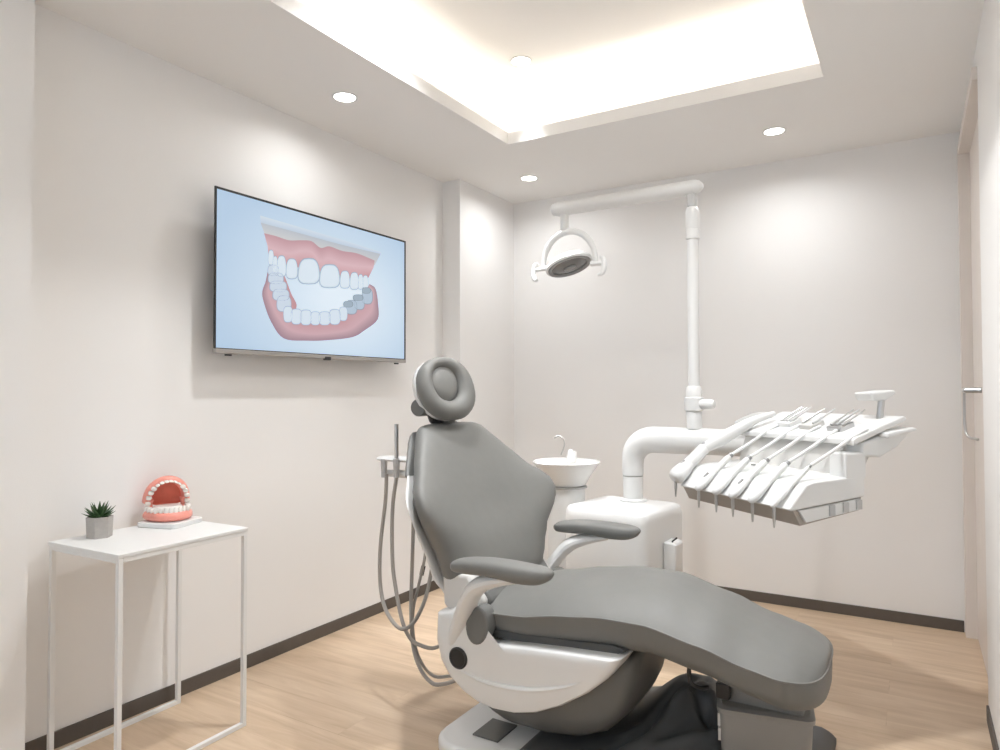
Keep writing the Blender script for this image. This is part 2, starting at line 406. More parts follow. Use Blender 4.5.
# lower gum, a broad U seen from above
strip([(268, 350), (258, 400), (245, 440), (250, 480), (280, 560), (330, 625), (420, 634), (500, 632), (600, 620), (650, 592), (700, 550), (702, 490), (692, 430), (668, 410)],
      [(285, 370), (275, 410), (268, 440), (278, 480), (310, 545), (355, 590), (425, 606), (495, 606), (580, 592), (628, 562), (672, 520), (680, 480), (680, 440), (664, 418)], 2, (160, 132, 144), (204, 170, 177))
strip([(285, 370), (275, 410), (268, 440), (278, 480), (310, 545), (355, 590), (425, 606), (495, 606), (580, 592), (628, 562), (672, 520), (680, 480), (680, 440), (664, 418)],
      [(330, 370), (345, 410), (360, 450), (380, 490), (376, 520), (385, 545), (425, 555), (495, 555), (560, 545), (568, 505), (600, 480), (640, 450), (655, 430), (660, 415)], 2, (204, 170, 177), (194, 146, 152))
def tooth(x0, y0_, x1, y1_, k=4, top=.75, dark=(142, 162, 182), light=(218, 230, 240), lean=0):
    cx, cy, a, b = (x0+x1)/2, (y0_+y1_)/2, (x1-x0)/2*1.17, (y1_-y0_)/2*1.03; pts = []
    for i in range(20):
        t = 2*PI*i/20; y = sp(math.sin(t), .75); x = sp(math.cos(t), .6)*(1 - (1-top)*(.5-.5*y))
        pts.append((cx+a*x+lean*y, cy+b*y))
    poly(pts, k, dark, light, 0, shrink=.86)
for q in ((268, 276, 290, 336), (284, 300, 306, 372), (302, 298, 339, 382), (338, 310, 384, 391)): tooth(*q)
for q in ((640, 376, 663, 428), (622, 372, 643, 432), (590, 364, 625, 433), (551, 358, 590, 428)): tooth(*q)
tooth(470, 333, 550, 426, 5); tooth(385, 309, 470, 411, 6)
for q in ((268, 335, 308, 378), (270, 366, 326, 410), (276, 398, 338, 442), (288, 430, 348, 476), (304, 456, 356, 520)): tooth(*q, k=4, top=.95, dark=(148, 162, 182), light=(204, 216, 230))
for q in ((640, 428, 678, 490), (610, 456, 646, 512), (576, 474, 616, 530)): tooth(*q, k=4, top=.95, dark=(128, 142, 158), light=(180, 196, 212))
for q in ((640, 424, 670, 448), (604, 452, 640, 476), (566, 478, 600, 502)): tooth(*q, k=5, top=.95, dark=(96, 112, 126), light=(160, 176, 190))
for q in ((330, 498, 361, 562), (550, 500, 578, 556), (360, 508, 397, 570), (511, 510, 550, 571), (397, 512, 436, 573), (470, 519, 511, 573), (436, 519, 471, 573)): tooth(*q, k=5, top=1.06, dark=(150, 168, 188), light=(214, 226, 238))
sc = obj('screen', bm, M['screen'], tv, smooth=False)

# ------------------------------------------------------------------ side table, plant, jaw model
tb = thing('side_table', 'narrow white side table with thin square steel legs against the left wall', 'side table', (.243, 1.433, 0), math.radians(1.5))
tz = .71; q = .0078
hx_, hy_ = .193, .242
LT = dict(world=False)
bm = NB(); box(bm, (-hx_, -hy_, tz-.012), (hx_, hy_, tz)); obj('tabletop', bm, M['white_t'], tb, bevel=.002, **LT)
for x in (-hx_+q+.002, hx_-q-.002):
    for y in (-hy_+q+.002, hy_-q-.002):
        bm = NB(); box(bm, (x-q, y-q, 0), (x+q, y+q, tz-.012)); obj('leg', bm, M['white_t'], tb, bevel=.0015, **LT)
    for z in (0, tz-.012-2*q):
        bm = NB(); box(bm, (x-q, -hy_+2*q+.002, z), (x+q, hy_-2*q-.002, z+2*q)); obj('rail', bm, M['white_t'], tb, bevel=.0015, **LT)
for y in (-hy_+q+.002, hy_-q-.002):
    bm = NB(); box(bm, (-hx_+2*q+.002, y-q, tz-.012-2*q), (hx_-2*q-.002, y+q, tz-.012)); obj('rail', bm, M['white_t'], tb, bevel=.0015, **LT)

pp = at(99.5, 537, 'Z', tz); pp.z = tz
plant = thing('potted_succulent', 'small spiky green succulent in a grey hexagonal concrete pot on the side table', 'potted plant', pp, math.radians(10)); plant.scale = (.87, .87, .95)
def hexa(r, z): return [Vector((r*math.cos(PI/3*k), r*math.sin(PI/3*k), z)) for k in range(6)]
bm = NB(); loft(bm, [hexa(.045, 0), hexa(.048, .074), hexa(.043, .074), hexa(.041, .06)]); obj('pot', bm, M['pot'], plant, bevel=.0015, world=False)
bm = NB(); loft(bm, [hexa(.0415, .058), hexa(.0425, .068)]); obj('soil', bm, M['soil'], plant, world=False)
def leaf(az, el, ln, wd):
    bm = NB(); rings = []
    d = Vector((math.cos(az)*math.cos(el), math.sin(az)*math.cos(el), math.sin(el))); s = Vector((-math.sin(az), math.cos(az), 0)); n = s.cross(d)
    for i in range(8):
        t = i/7; w_ = wd*(.55+.9*t-1.0*t*t)*(1-t**3)+.0004; c = Vector((0, 0, .068))+d*ln*t+Vector((0, 0, .014*t*t))
        rings.append([c+s*w_*math.cos(a)+n*(w_*.38*math.sin(a)-.004*math.cos(a)**2*(1-t)) for a in [2*PI*k/8 for k in range(8)]])
    loft(bm, rings); obj('leaf', bm, M['leaf'], plant, world=False)
for ring, (n_, el, ln, wd) in enumerate(((9, .16, .060, .014), (9, .46, .062, .014), (7, .82, .056, .0125), (4, 1.2, .048, .009))):
    for k in range(n_): leaf(2*PI*k/n_+ring*.3+random.uniform(-.1, .1), el+random.uniform(-.08, .08), ln*random.uniform(.9, 1.08), wd)

jp = at(170, 524, 'Z', tz); jp.z = tz
jaw = thing('jaw_model', 'open pink jaw model with white teeth on a square white base on the side table', 'dental model', jp, math.radians(-22)); jaw.scale = (.92, .92, .90)
bm = NB(); prism(bm, [(.008+.79*x-.613*y, .613*x+.79*y) for x, y in rrect(.090, .088, .02)], 'Z', 0, .02); obj('base', bm, M['white'], jaw, bevel=.003, world=False)
JS = 1.0
def arch(t):                                             # horseshoe: t from -1 to 1, mouth opens to +x
    a = t*PI*.5*1.06
    return Vector((-.052+.118*math.cos(a)**.9 if math.cos(a) > 0 else -.052-.05*abs(math.cos(a)), .074*math.sin(a)*(1+.02*abs(t)), 0))
def gum(z0_, z1_, wi, wo, name, m, mx):
    bm = NB(); rings = []
    for i in range(33):
        t = -1+2*i/32; p = arch(t); dp = (arch(min(1, t+.03))-arch(max(-1, t-.03))).normalized(); nr = Vector((dp.y, -dp.x, 0))
        rings.append([mx @ v for v in (p+nr*wo*1.05+Vector((0, 0, z0_)), p+nr*wo*1.12+Vector((0, 0, (z0_*.5+z1_*.5))), p+nr*wo*.55+Vector((0, 0, z1_)), p-nr*wi*.5+Vector((0, 0, z1_)), p-nr*wi+Vector((0, 0, z0_*.5+z1_*.5)), p-nr*wi*1.2+Vector((0, 0, z0_)))])
    loft(bm, rings); return obj(name, bm, m, jaw, world=False, sub=1)
I4 = Matrix.Identity(4)
def teeth(z0_, h, mx, n=14):
    for i in range(n):
        t = -.93+1.86*i/(n-1); p = arch(t); dp = (arch(min(1, t+.03))-arch(max(-1, t-.03))).normalized(); nr = Vector((dp.y, -dp.x, 0))
        mol = abs(t) > .5; a = .0098 if mol else .0088; b = .0105 if mol else .006; hh = h*(.85 if mol else 1)
        bm = NB(); rings = []
        for z, k in ((0, .8), (.45, 1.0), (.8, 1.02), (.95, .85), (1, .5)):
            kk = k if mol else k*(1 if z < .8 else .9)
            rings.append([mx @ (p+dp*a*kk*sp(math.cos(x), .6)+nr*b*(kk if mol else kk*(1-.45*z))*sp(math.sin(x), .7)+Vector((0, 0, z0_+hh*z))) for x in [2*PI*k2/12 for k2 in range(12)]])
        loft(bm, rings); obj('tooth', bm, M['tooth'], jaw, world=False)
gum(.02, .058, .018, .016, 'lower_gum', M['gum'], I4); teeth(.052, .026, I4)
bm = NB(); prism(bm, [(-.05+.10*math.cos(a)*(1 if math.cos(a) > 0 else .3), .058*math.sin(a)) for a in [2*PI*k/28 for k in range(28)]], 'Z', .018, .076); obj('tongue_floor', bm, M['tooth'], jaw, bevel=.02, world=False)
hinge = Vector((-.058, 0, .080))
UPM = Matrix.Translation(hinge) @ Matrix.Rotation(math.radians(-76), 4, 'Y') @ Matrix.Translation(-hinge)
# the upper jaw: mirrored in height, then swung open about the hinge
FL = UPM @ Matrix.Translation((-.012, 0, .112)) @ Matrix.Diagonal((.80, .98, -1, 1))
gum(.0, .038, .018, .016, 'upper_gum', M['gum'], FL); teeth(.032, .024, FL)
bm = NB(); rings = []
for k, z in ((1.0, .026), (.86, .012), (.55, .003), (.1, 0)):
    rings.append([FL @ (Vector((-.052+(.108*math.cos(a) if math.cos(a) > 0 else .02*math.cos(a))*k, .066*math.sin(a)*k, z))) for a in [2*PI*j/32 for j in range(32)]])
rings = [[FL @ Vector((-.052+(.110*math.cos(a) if math.cos(a) > 0 else .02*math.cos(a)), .068*math.sin(a), -.004)) for a in [2*PI*j/32 for j in range(32)]]] + rings
loft(bm, rings); obj('palate', bm, M['gum_r'], jaw, world=False)
for s in (-1, 1):
    bm = NB(); tube(bm, [(-.056, s*.062, .04), (-.066, s*.064, .075), (-.062, s*.062, .10)], [.014, .011, .014], 10, 4); obj('hinge', bm, M['gum'], jaw, world=False)

# ------------------------------------------------------------------ dental chair (faces +X, its middle on Y = YC)
YC = 2.2
ch = thing('dental_chair', 'grey upholstered dental chair with white side shells in the middle of the room', 'dental chair', (1.55, YC, 0))
def interp(tab, x):
    if x <= tab[0][0]: return tab[0][1:]
    for a, b in zip(tab, tab[1:]):
        if x <= b[0]:
            t = (x-a[0])/(b[0]-a[0]); t = t*t*(3-2*t)*.5+t*.5
            return tuple(p+(q_-p)*t for p, q_ in zip(a[1:], b[1:]))
    return tab[-1][1:]
#        x     seam z  crown  bottom  half width
SEAT = [(1.15, .445, .475, .385, .22), (1.29, .470, .528, .380, .262), (1.41, .478, .556, .382, .268), (1.55, .503, .584, .392, .268), (1.69, .520, .603, .406, .266),
        (1.82, .520, .602, .412, .262), (1.98, .486, .558, .382, .256), (2.10, .450, .513, .348, .250), (2.19, .432, .492, .326, .246), (2.29, .42, .46, .325, .24)]
def seat_ring(x):
    zs, zc, zb, hw = interp(SEAT, x)
    e = 1.0
    x1, x2 = 2.13, 2.285
    if x > x1: k = (x-x1)/(x2-x1); e = max(1e-3, (1-k**3.2))**(1/3.2)
    if x < 1.22: k = (1.22-x)/(.07); e = max(1e-3, (1-min(1, k)**3))**(1/3)
    hw2 = hw*(.0+1.0*e); ee = .35+.65*e
    zc = zs+(zc-zs)*(.3+.7*e**.5); zb = zs-(zs-zb)*(.55+.45*e**.6)
    r = []; n = 22
    for k in range(n+1):
        s = math.sin(-PI/2+PI*k/n); r.append(Vector((x, YC+hw2*s, zs+(zc-zs)*(1-abs(s)**2.6))))
    for k in range(1, n):
        s = math.sin(PI/2-PI*k/n); r.append(Vector((x, YC+hw2*s*.985, zs-(zs-zb)*(1-abs(s)**7)**.5)))
    return r, hw2, zs
xs = [1.15, 1.153, 1.16, 1.172, 1.19, 1.22]+[1.22+.91*i/30 for i in range(1, 31)]+[2.13+.155*math.sin(PI/2*i/14) for i in range(1, 15)]
bm = NB(); seam_l, seam_r = [], []; rings = []
for x in xs:
    r, hw, zs = seat_ring(x); rings.append(r); seam_l.append(Vector((x, YC-hw, zs+.001))); seam_r.append(Vector((x, YC+hw, zs+.001)))
loft(bm, rings); st = obj('seat_cushion', bm, M['uphol'], ch, angle=50)
bm = NB(); tube(bm, [p for p in seam_l[::1]]+[p for p in seam_r[::-1]], .0032, 6, closed=True); obj('piping', bm, M['piping'], st)
bm = NB(); prism(bm, [(1.20, .41), (1.32, .415), (1.60, .43), (1.72, .44), (1.76, .43), (1.72, .41), (1.60, .40), (1.30, .39)], 'Y', YC-.245, YC+.245); obj('seat_pan_gap_fill', bm, M['rubber'], ch)  # pan coloured dark to stand for shade in the gap above the shells

# backrest: bottom to top (x, z, half width, thickness, wing)
AL = math.radians(26)
NRM = Vector((math.cos(AL), 0, math.sin(AL))); UPV = Vector((-math.sin(AL), 0, math.cos(AL)))
BACK = [(.0, .13, .06, .0), (.012, .19, .12, .0), (.04, .235, .15, .006), (.10, .27, .165, .018), (.18, .30, .165, .05), (.24, .348, .15, .085), (.29, .376, .135, .105), (.335, .380, .132, .104), (.38, .355, .13, .085),
        (.43, .31, .125, .06), (.50, .265, .12, .04), (.555, .225, .115, .025), (.60, .195, .11, .012), (.63, .175, .095, .006), (.645, .16, .07, .003), (.653, .13, .04, .0)]
B0 = Vector((1.193, YC, .482)); BYAW = Matrix.Rotation(math.radians(-9), 3, 'Z')
def back_pt(s, y, d): return B0+BYAW @ (UPV*s+NRM*d+Vector((0, y, 0)))
def back_rows(lo, hi, n=40):
    out = []
    for i in range(n+1):
        s = lo+(hi-lo)*i/n; out.append((s,)+interp(BACK, s))
    return out
def back_ring(s, hw, th, wing, off=0, kw=1.0, kt=1.0, seg=44):
    r = []
    for k in range(seg):
        a = 2*PI*k/seg; y = hw*kw*sp(math.cos(a), .75); d = th/2*kt*sp(math.sin(a), .8)
        cur = wing*abs(y/hw)**2.2
        r.append(back_pt(s, y, d+cur+off-.018*math.sin(PI*min(1, s/.668))*0))
    return r
rows = [(.0005,)+interp(BACK, .0)]+[(s,)+interp(BACK, s) for s in (.004, .012, .025, .04, .06, .08, .10, .125, .15, .18, .21, .24, .27, .31, .35, .39, .43, .465, .50, .53, .56, .58, .60, .615, .63, .640, .647, .653)]
bm = NB(); loft(bm, [back_ring(*r) for r in rows]); bk = obj('backrest', bm, M['uphol'], ch, angle=60)
bm = NB(); loft(bm, [back_ring(s, hw, th*.22, wing, -th*.43, 1.0) for s, hw, th, wing in rows if .03 < s < .47]); obj('back_shell', bm, M['white'], ch, angle=60)
bm = NB(); loft(bm, [back_ring(s, hw, th*.40, wing, -th*.47, 1.02) for s, hw, th, wing in rows if .455 < s < .646]); obj('back_panel', bm, M['uphol_d'], ch, angle=60)

# headrest
HC = Vector((.922, YC, 1.213))
HN = Vector((.88, -.33, .36)).normalized(); HM = frame_to(HC, HN)     # local x up, y sideways, z out of the face
def ell(a, b, z, n=36, e=1.0, k=1.0): return [HM @ Vector((a*k*sp(math.cos(t), e), b*k*sp(math.sin(t), e), z)) for t in [2*PI*i/n for i in range(n)]]
bm = NB(); rings = []
n, mseg = 40, 14
for i in range(n):
    t = 2*PI*i/n; ca, sa = sp(math.cos(t), .9), sp(math.sin(t), .9); ctr = Vector((.098*ca, .092*sa, .012)); rad = Vector((math.cos(t), math.sin(t), 0))
    rr_ = .024+.014*(1-ca)/2+.010*max(0, -sa)
    rings.append([HM @ (ctr+rad*rr_*math.cos(p)+Vector((0, 0, 1))*.038*math.sin(p)) for p in [2*PI*k/mseg for k in range(mseg)]])
loft(bm, rings, closed=True); hr = obj('headrest', bm, M['uphol'], ch, angle=80)
bm = NB(); loft(bm, [[p+HM.to_3x3() @ Vector((.014, .012, 0)) for p in ell(.084, .074, z, k=k)] for z, k in ((-.02, .95), (.0, 1.0), (.016, .97), (.030, .84), (.038, .5), (.040, .05))]); obj('headrest_pad', bm, M['uphol'], hr, angle=80)
bm = NB(); loft(bm, [ell(.126, .122, z, k=k) for z, k in ((-.065, .05), (-.063, .5), (-.05, .85), (-.03, 1.0), (-.012, 1.01), (-.012, .85))]); obj('headrest_shell', bm, M['white'], hr, angle=60)
bm = NB(); kn = frame_to(HC+Vector((-.055, -.07, -.075)), (.15, -1, 0)); lathe(bm, [(.0, -.06), (.030, -.06), (.034, -.05), (.034, .02), (.030, .028), (.0, .03)], seg=24, mx=kn); obj('headrest_knob', bm, M['uphol_d'], hr)
bm = NB(); tube(bm, [HC+Vector((-.045, -.02, -.07)), HC+Vector((-.03, -.02, -.12)), back_pt(.63, -.02, -.01)], [.026, .022, .024], 10); obj('headrest_bracket', bm, M['black'], ch)
bm = NB(); tube(bm, [HC+Vector((-.02, .035, -.09)), HC+Vector((-.012, .03, -.125)), back_pt(.63, .03, .0)], [.022, .026, .03], 10); obj('headrest_stem', bm, M['piping'], ch)

# side shells
shell = [(1.098, .450), (1.094, .36), (1.112, .292), (1.15, .243), (1.204, .205), (1.26, .183), (1.321, .174), (1.40, .178), (1.48, .198), (1.57, .240), (1.65, .293), (1.71, .345), (1.745, .39), (1.765, .420),
         (1.70, .416), (1.57, .408), (1.45, .398), (1.35, .388), (1.315, .380), (1.28, .385), (1.262, .42), (1.262, .475), (1.23, .50), (1.18, .488), (1.15, .462)]
def side_shell(s, name):
    bm = NB(); c = Vector((1.42, 0, .33)); rings = []
    for y, k in ((.17, 1.0), (.262, 1.0), (.282, .985), (.292, .95), (.296, .88), (.298, .6), (.299, .2)):
        rings.append([Vector((c.x+(p[0]-c.x)*k, YC+s*y, c.z+(p[1]-c.z)*k)) for p in shell])
    loft(bm, rings); return obj(name, bm, M['white'], ch, angle=40)
for s in (-1, 1):
    sh = side_shell(s, 'side_shell')
    bm = NB(); kn = frame_to((1.197, YC+s*.299, .318), (0, s, 0)); lathe(bm, [(.0, -.012), (.034, -.012), (.036, .002), (.031, .006), (.028, .003), (.0, .003)], seg=28, mx=kn); obj('pivot_cap', bm, M['grille'], sh)
    bm = NB(); prism(bm, [(1.272+.043*math.cos(a)+.006*math.sin(a), .437+.062*math.sin(a)) for a in [2*PI*k/22 for k in range(22)]], 'Y', YC+s*.245, YC+s*.306); obj('hinge_cap', bm, M['uphol_d'], ch, bevel=.008)
    # thin crease ridge along the shell
    bm = NB(); tube(bm, [(1.17, YC+s*.293, .285), (1.30, YC+s*.2985, .262), (1.45, YC+s*.2985, .27), (1.58, YC+s*.296, .305), (1.68, YC+s*.29, .355)], [.004, .008, .009, .007, .003], 8, 6); obj('shell_ridge', bm, M['white'], sh)
    # armrest
    arm = NB(); rings = []
    ax = [(x+(.022 if s > 0 else 0), z+(.012 if s > 0 else .004)) for x, z in ((1.212, .634), (1.232, .636), (1.28, .641), (1.34, .645), (1.40, .645), (1.46, .642), (1.52, .642), (1.556, .646), (1.572, .650))]
    for i, (x, z) in enumerate(ax):
        t = i/(len(ax)-1); hw = (.018, .036, .044, .047, .047, .046, .042, .030, .012)[i]; hh = (.010, .020, .025, .027, .029, .031, .028, .019, .006)[i]
        rings.append([Vector((x, YC+s*.35+hw*sp(math.cos(a), .75), z+hh*sp(math.sin(a), .75))) for a in [2*PI*k/20 for k in range(20)]])
    rings = [catmull([rings[j][k] for j in range(len(rings))], 4) for k in range(20)]; rings = [[rings[k][j] for k in range(20)] for j in range(len(rings[0]))]
    loft(arm, rings); ar = obj('armrest', arm, M['uphol'], ch, angle=70)
    bm = NB(); tube(bm, [(1.46, YC+s*.35, .625), (1.38, YC+s*.348, .612), (1.31, YC+s*.338, .585), (1.262, YC+s*.322, .535), (1.215, YC+s*.29, .46), (1.185, YC+s*.27, .40), (1.17, YC+s*.26, .36)], [.018, .036, .044, .042, .044, .044, .04], 14, 6, flat=.6); obj('armrest_support', bm, M['white'], ch)
bm = NB(); prism(bm, [(1.095, .57), (1.10, .47), (1.13, .44), (1.24, .44), (1.27, .50), (1.20, .58)], 'Y', YC-.25, YC+.25); obj('recline_block', bm, M['white_g'], ch, bevel=.012)
bm = NB(); prism(bm, [(1.17, .58), (1.16, .45), (1.27, .44), (1.28, .50), (1.24, .55)], 'Y', YC-.225, YC+.225); obj('recline_cover', bm, M['uphol_d'], ch, bevel=.01)

# lift column cover: a boat shaped grey shell under the seat
LIFT = [(1.20, .14, .155, .12), (1.24, .088, .24, .19), (1.32, .066, .33, .215), (1.45, .066, .38, .225), (1.56, .080, .395, .225), (1.65, .115, .40, .22), (1.715, .175, .40, .205), (1.745, .235, .40, .185), (1.762, .30, .40, .14)]
bm = NB(); rings = []
for i in range(33):
    x = 1.20+.562*i/32; zb, zt, hw = interp(LIFT, x); zm = (zb+zt)/2; hh = (zt-zb)/2
    rings.append([Vector((x, YC+hw*sp(math.cos(a), .55), zm+hh*sp(math.sin(a), .62))) for a in [2*PI*k/28 for k in range(28)]])
loft(bm, rings); obj('lift_cover', bm, M['lift'], ch, angle=60)
# base plate and the dark vinyl cover over it
bm = NB(); c = Vector((1.665, 2.215)); out = [(c.x+x, c.y+y) for x, y in rrect(.565, .36, .10, 6)]
prism(bm, out, 'Z', 0, .05); obj('base_plate', bm, M['white'], ch, bevel=.015)
bm = NB(); NXg, NYg = 84, 70
def mound(x, y):
    u = (x-1.375)/(2.26-1.375); v = (y-1.855)/(2.62-1.855)
    e = min(u, 1-u, v, 1-v); edge = min(1, max(0, e)/.06); edge = edge*(2-edge)
    z = .062
    z += .15*math.exp(-((x-1.82)/.14)**2-((y-2.40)/.20)**2)
    z += .050*math.exp(-((x-1.98)/.10)**2-((y-2.50)/.16)**2)
    z += .05*math.exp(-((x-2.12)/.15)**2-((y-2.2)/.22)**2)
    d = (x-1.83)*.55-(y-2.25)*.83
    z += .030*math.exp(-((d+.02)/.018)**2)*math.exp(-((x-1.85)/.16)**2) + .026*math.exp(-((d-.09)/.02)**2)*math.exp(-((x-1.9)/.15)**2)
    d2 = (x-1.93)*.95+(y-2.3)*.3
    z += .028*math.exp(-(d2/.016)**2)*math.exp(-((y-2.32)/.13)**2)
    for (ax_, ay_), (bx_, by_), dep, wd in (((1.64, 2.00), (1.83, 2.40), -.04, .016), ((1.69, 2.0), (1.88, 2.36), .03, .02), ((1.83, 2.33), (1.96, 2.25), -.035, .015)):
        L2 = (bx_-ax_)**2+(by_-ay_)**2; tt = ((x-ax_)*(bx_-ax_)+(y-ay_)*(by_-ay_))/L2; tc_ = min(1, max(0, tt))
        dd = math.hypot(x-ax_-(bx_-ax_)*tc_, y-ay_-(by_-ay_)*tc_); z += dep*math.exp(-(dd/wd)**2)
    z = max(z, .03)
    return .018+(z-.018)*edge if e > 0 else .018
G = [[bm.verts.new((1.375+.885*i/NXg, 1.855+.765*j/NYg, mound(1.375+.885*i/NXg, 1.855+.765*j/NYg))) for j in range(NYg+1)] for i in range(NXg+1)]
for i in range(NXg):
    for j in range(NYg): bm.faces.new((G[i][j], G[i+1][j], G[i+1][j+1], G[i][j+1]))
edge = [G[i][0] for i in range(NXg+1)]+[G[NXg][j] for j in range(1, NYg+1)]+[G[i][NYg] for i in range(NXg-1, -1, -1)]+[G[0][j] for j in range(NYg-1, 0, -1)]
low = [bm.verts.new((v.co.x, v.co.y, 0.001)) for v in edge]
for i in range(len(edge)): bm.faces.new((edge[i], low[i], low[(i+1) % len(edge)], edge[(i+1) % len(edge)]))
bm.faces.new(low); obj('base_cover', bm, M['rubber'], ch, angle=70)
bm = NB(); box(bm, (1.22, 1.95, .05), (1.32, 2.08, .056)); obj('base_tape', bm, M['lift'], ch, bevel=.002)
# pedestal box under the leg end
PB = Matrix.Translation((2.105, 2.20, .022)) @ Matrix.Rotation(math.radians(11), 4, 'Z')
bm = NB(); rings = []
for z, hx_, hy_ in ((.10, .115, .085), (.12, .122, .093), (.24, .128, .10), (.252, .124, .096)): rings.append([PB @ Vector((p[0], p[1], z)) for p in rrect(hx_, hy_, .025)])
loft(bm, rings); pdst = obj('leg_pedestal', bm, M['pedestal'], ch, angle=30)
bm = NB(); rings = []
for z, hx_, hy_ in ((.236, .118, .094), (.236, .133, .105), (.25, .134, .106), (.254, .12, .09), (.246, .11, .082)): rings.append([PB @ Vector((p[0], p[1], z)) for p in rrect(hx_, hy_, .028)])
loft(bm, rings); obj('pedestal_rim', bm, M['pedestal'], pdst, angle=30)
bm = NB(); prism(bm, [(2.0, .26), (2.22, .265), (2.22, .30), (2.16, .325), (2.10, .355), (2.05, .365), (2.0, .32)], 'Y', 2.14, 2.24); obj('leg_bracket', bm, M['pedestal'], ch, bevel=.006)
bm = NB(); box(bm, (1.985, 2.10, .29), (2.025, 2.13, .335)); obj('bracket_clip', bm, M['black'], ch, bevel=.003)
bm = NB(); box(bm, (-.13, -.085, .15), (-.122, -.05, .185), PB); box(bm, (-.131, -.085, .192), (-.123, -.05, .228), PB); obj('pedestal_label', bm, M['white_g'], pdst, bevel=.001)
bm = NB(); p0 = Vector((1.93, 2.02, .40)); tube(bm, [p0, p0+Vector((0, 0, -.03)), p0+Vector((.008, 0, -.05)), p0+Vector((.03, .01, -.06)), p0+Vector((.05, .02, -.058))], .0065, 8, 5); obj('release_lever', bm, M['black'], ch)

# ------------------------------------------------------------------ assistant's instrument holder with hoses, behind the backrest
AY = 2.16
ah = thing('assistant_holder', 'white holder of suction hoses standing behind the backrest on the left', 'instrument holder', (.74, AY, 0))
h0 = at(380, 458, 'Y', AY); h1 = at(420, 460, 'Y', AY+.02)
bm = NB(); rings = []
for t_, k in ((0, .5), (.08, .9), (.3, 1), (1, 1)):
    p = h0.lerp(h1, t_); rings.append([p+Vector((0, .045*k*math.cos(a), .012*k*math.sin(a)+.0)) for a in [2*PI*i/14 for i in range(14)]])
loft(bm, rings); obj('tray', bm, M['white'], ah)
l0 = at(388, 473, 'Y', AY); l1 = at(420, 475, 'Y', AY+.02)
bm = NB(); tube(bm, [l0, l1, l1+Vector((.02, .1, 0)), Vector((.84, 2.45, l1.z-.02)), Vector((.90, 2.62, l1.z-.05))], [.014, .018, .018, .018, .016], 10, 5); obj('holder_arm', bm, M['white'], ah)
for px in (384, 396.5):
    p = at(px, 466, 'Y', AY-.03)
    bm = NB(); tube(bm, [p+Vector((0, 0, .028)), p+Vector((0, 0, -.045))], [.014, .011], 12); obj('hose_holder', bm, M['grey_l'], ah)
p = at(396.5, 458, 'Y', AY-.03); bm = NB(); tube(bm, [p, at(396.5, 424, 'Y', AY-.03)], [.0085, .0085], 12); tp = obj('suction_tip', bm, M['steel'], ah)
def hose(pts, r, y0_=None):
    bm = NB(); P = [at(a, b, 'Y', y) for a, b, y in pts]
    for q_ in P: q_.z = max(q_.z, r+.002)
    tube(bm, P, r, 10, 8); return obj('hose', bm, M['hose'], ah)
hose([(386.5, 474, 2.13), (385.5, 500, 2.13), (380.5, 545, 2.12), (380, 580, 2.11), (384, 605, 2.09), (393, 622, 2.07), (403, 629, 2.05), (414, 622, 2.08), (423, 605, 2.14), (428, 588, 2.2), (432, 565, 2.26), (432, 540, 2.3)], .0075)
hose([(397, 474, 2.13), (392.5, 510, 2.13), (392.5, 560, 2.12), (396, 590, 2.11), (402, 620, 2.09), (410, 638, 2.08), (420, 645, 2.08), (434, 648, 2.10), (450, 640, 2.14)], .0075)
hose([(415, 480, 2.22), (413.5, 520, 2.2), (412, 570, 2.18), (411, 610, 2.15), (413, 645, 2.12), (420, 668, 2.08), (432, 683, 2.06), (444, 684, 2.05), (456, 680, 2.06)], .0075)
hose([(426, 545, 2.26), (424, 562, 2.24), (418, 588, 2.21), (413, 612, 2.17), (414, 640, 2.14), (421, 662, 2.11), (434, 676, 2.10), (452, 676, 2.11)], .006)
bm = NB(); a_, b_ = at(423.5, 566, 'Y', 2.24), at(421.5, 575, 'Y', 2.235); tube(bm, [a_, b_], .009, 10); obj('hose_clip', bm, M['black'], ah)
# ------------------------------------------------------------------ cuspidor unit: cabinet, column, bowl, tap
cu = thing('cuspidor_unit', 'white cuspidor cabinet with spittoon bowl and thick bent pipe arm behind the chair', 'dental unit', (1.25, 3.15, 0))
CA = Matrix.Translation((1.297, 3.165, .008)) @ Matrix.Rotation(math.radians(-8), 4, 'Z')
bm = NB(); rings = []
for z, g_ in ((-.007, -.01), (.03, 0), (.60, 0), (.632, -.004), (.645, -.014), (.650, -.03), (.652, -.06)):
    rings.append([CA @ Vector((p[0], p[1], z)) for p in rrect(.219+g_, .212+g_, .05+g_*.4)])
loft(bm, rings); cab = obj('cabinet', bm, M['white'], cu, angle=40)
bm = NB(); hp = CA @ Vector((.224, .02, 0)); prism(bm, [(hp.x-.01, .36), (hp.x+.045, .36), (hp.x+.05, .50), (hp.x+.03, .51), (hp.x-.01, .51)], 'Y', hp.y-.06, hp.y+.05); obj('side_holder', bm, M['white'], cab, bevel=.008)
bm = NB(); tube(bm, [(hp.x+.028, hp.y-.045, .49), (hp.x+.028, hp.y-.045, .515), (hp.x+.045, hp.y-.03, .53)], .004, 8); obj('holder_tip', bm, M['black'], cab)
BC = Vector((.977, 3.195, .008))
bm = NB(); lathe(bm, [(.105, -.007), (.10, .05), (.092, .50), (.094, .68), (.094, .70)], BC, 36); obj('column', bm, M['white'], cu)
bm = NB(); lathe(bm, [(.09, .70), (.105, .702), (.105, .708), (.088, .712)], BC, 36); obj('collar', bm, M['grey_l'], cu)
bm = NB(); lathe(bm, [(.085, .709), (.10, .72), (.125, .765), (.158, .812), (.170, .826), (.172, .832), (.166, .836), (.155, .832), (.12, .785), (.06, .755), (.0, .752)], BC, 44); bl = obj('bowl', bm, M['porcelain'], cu, angle=60)
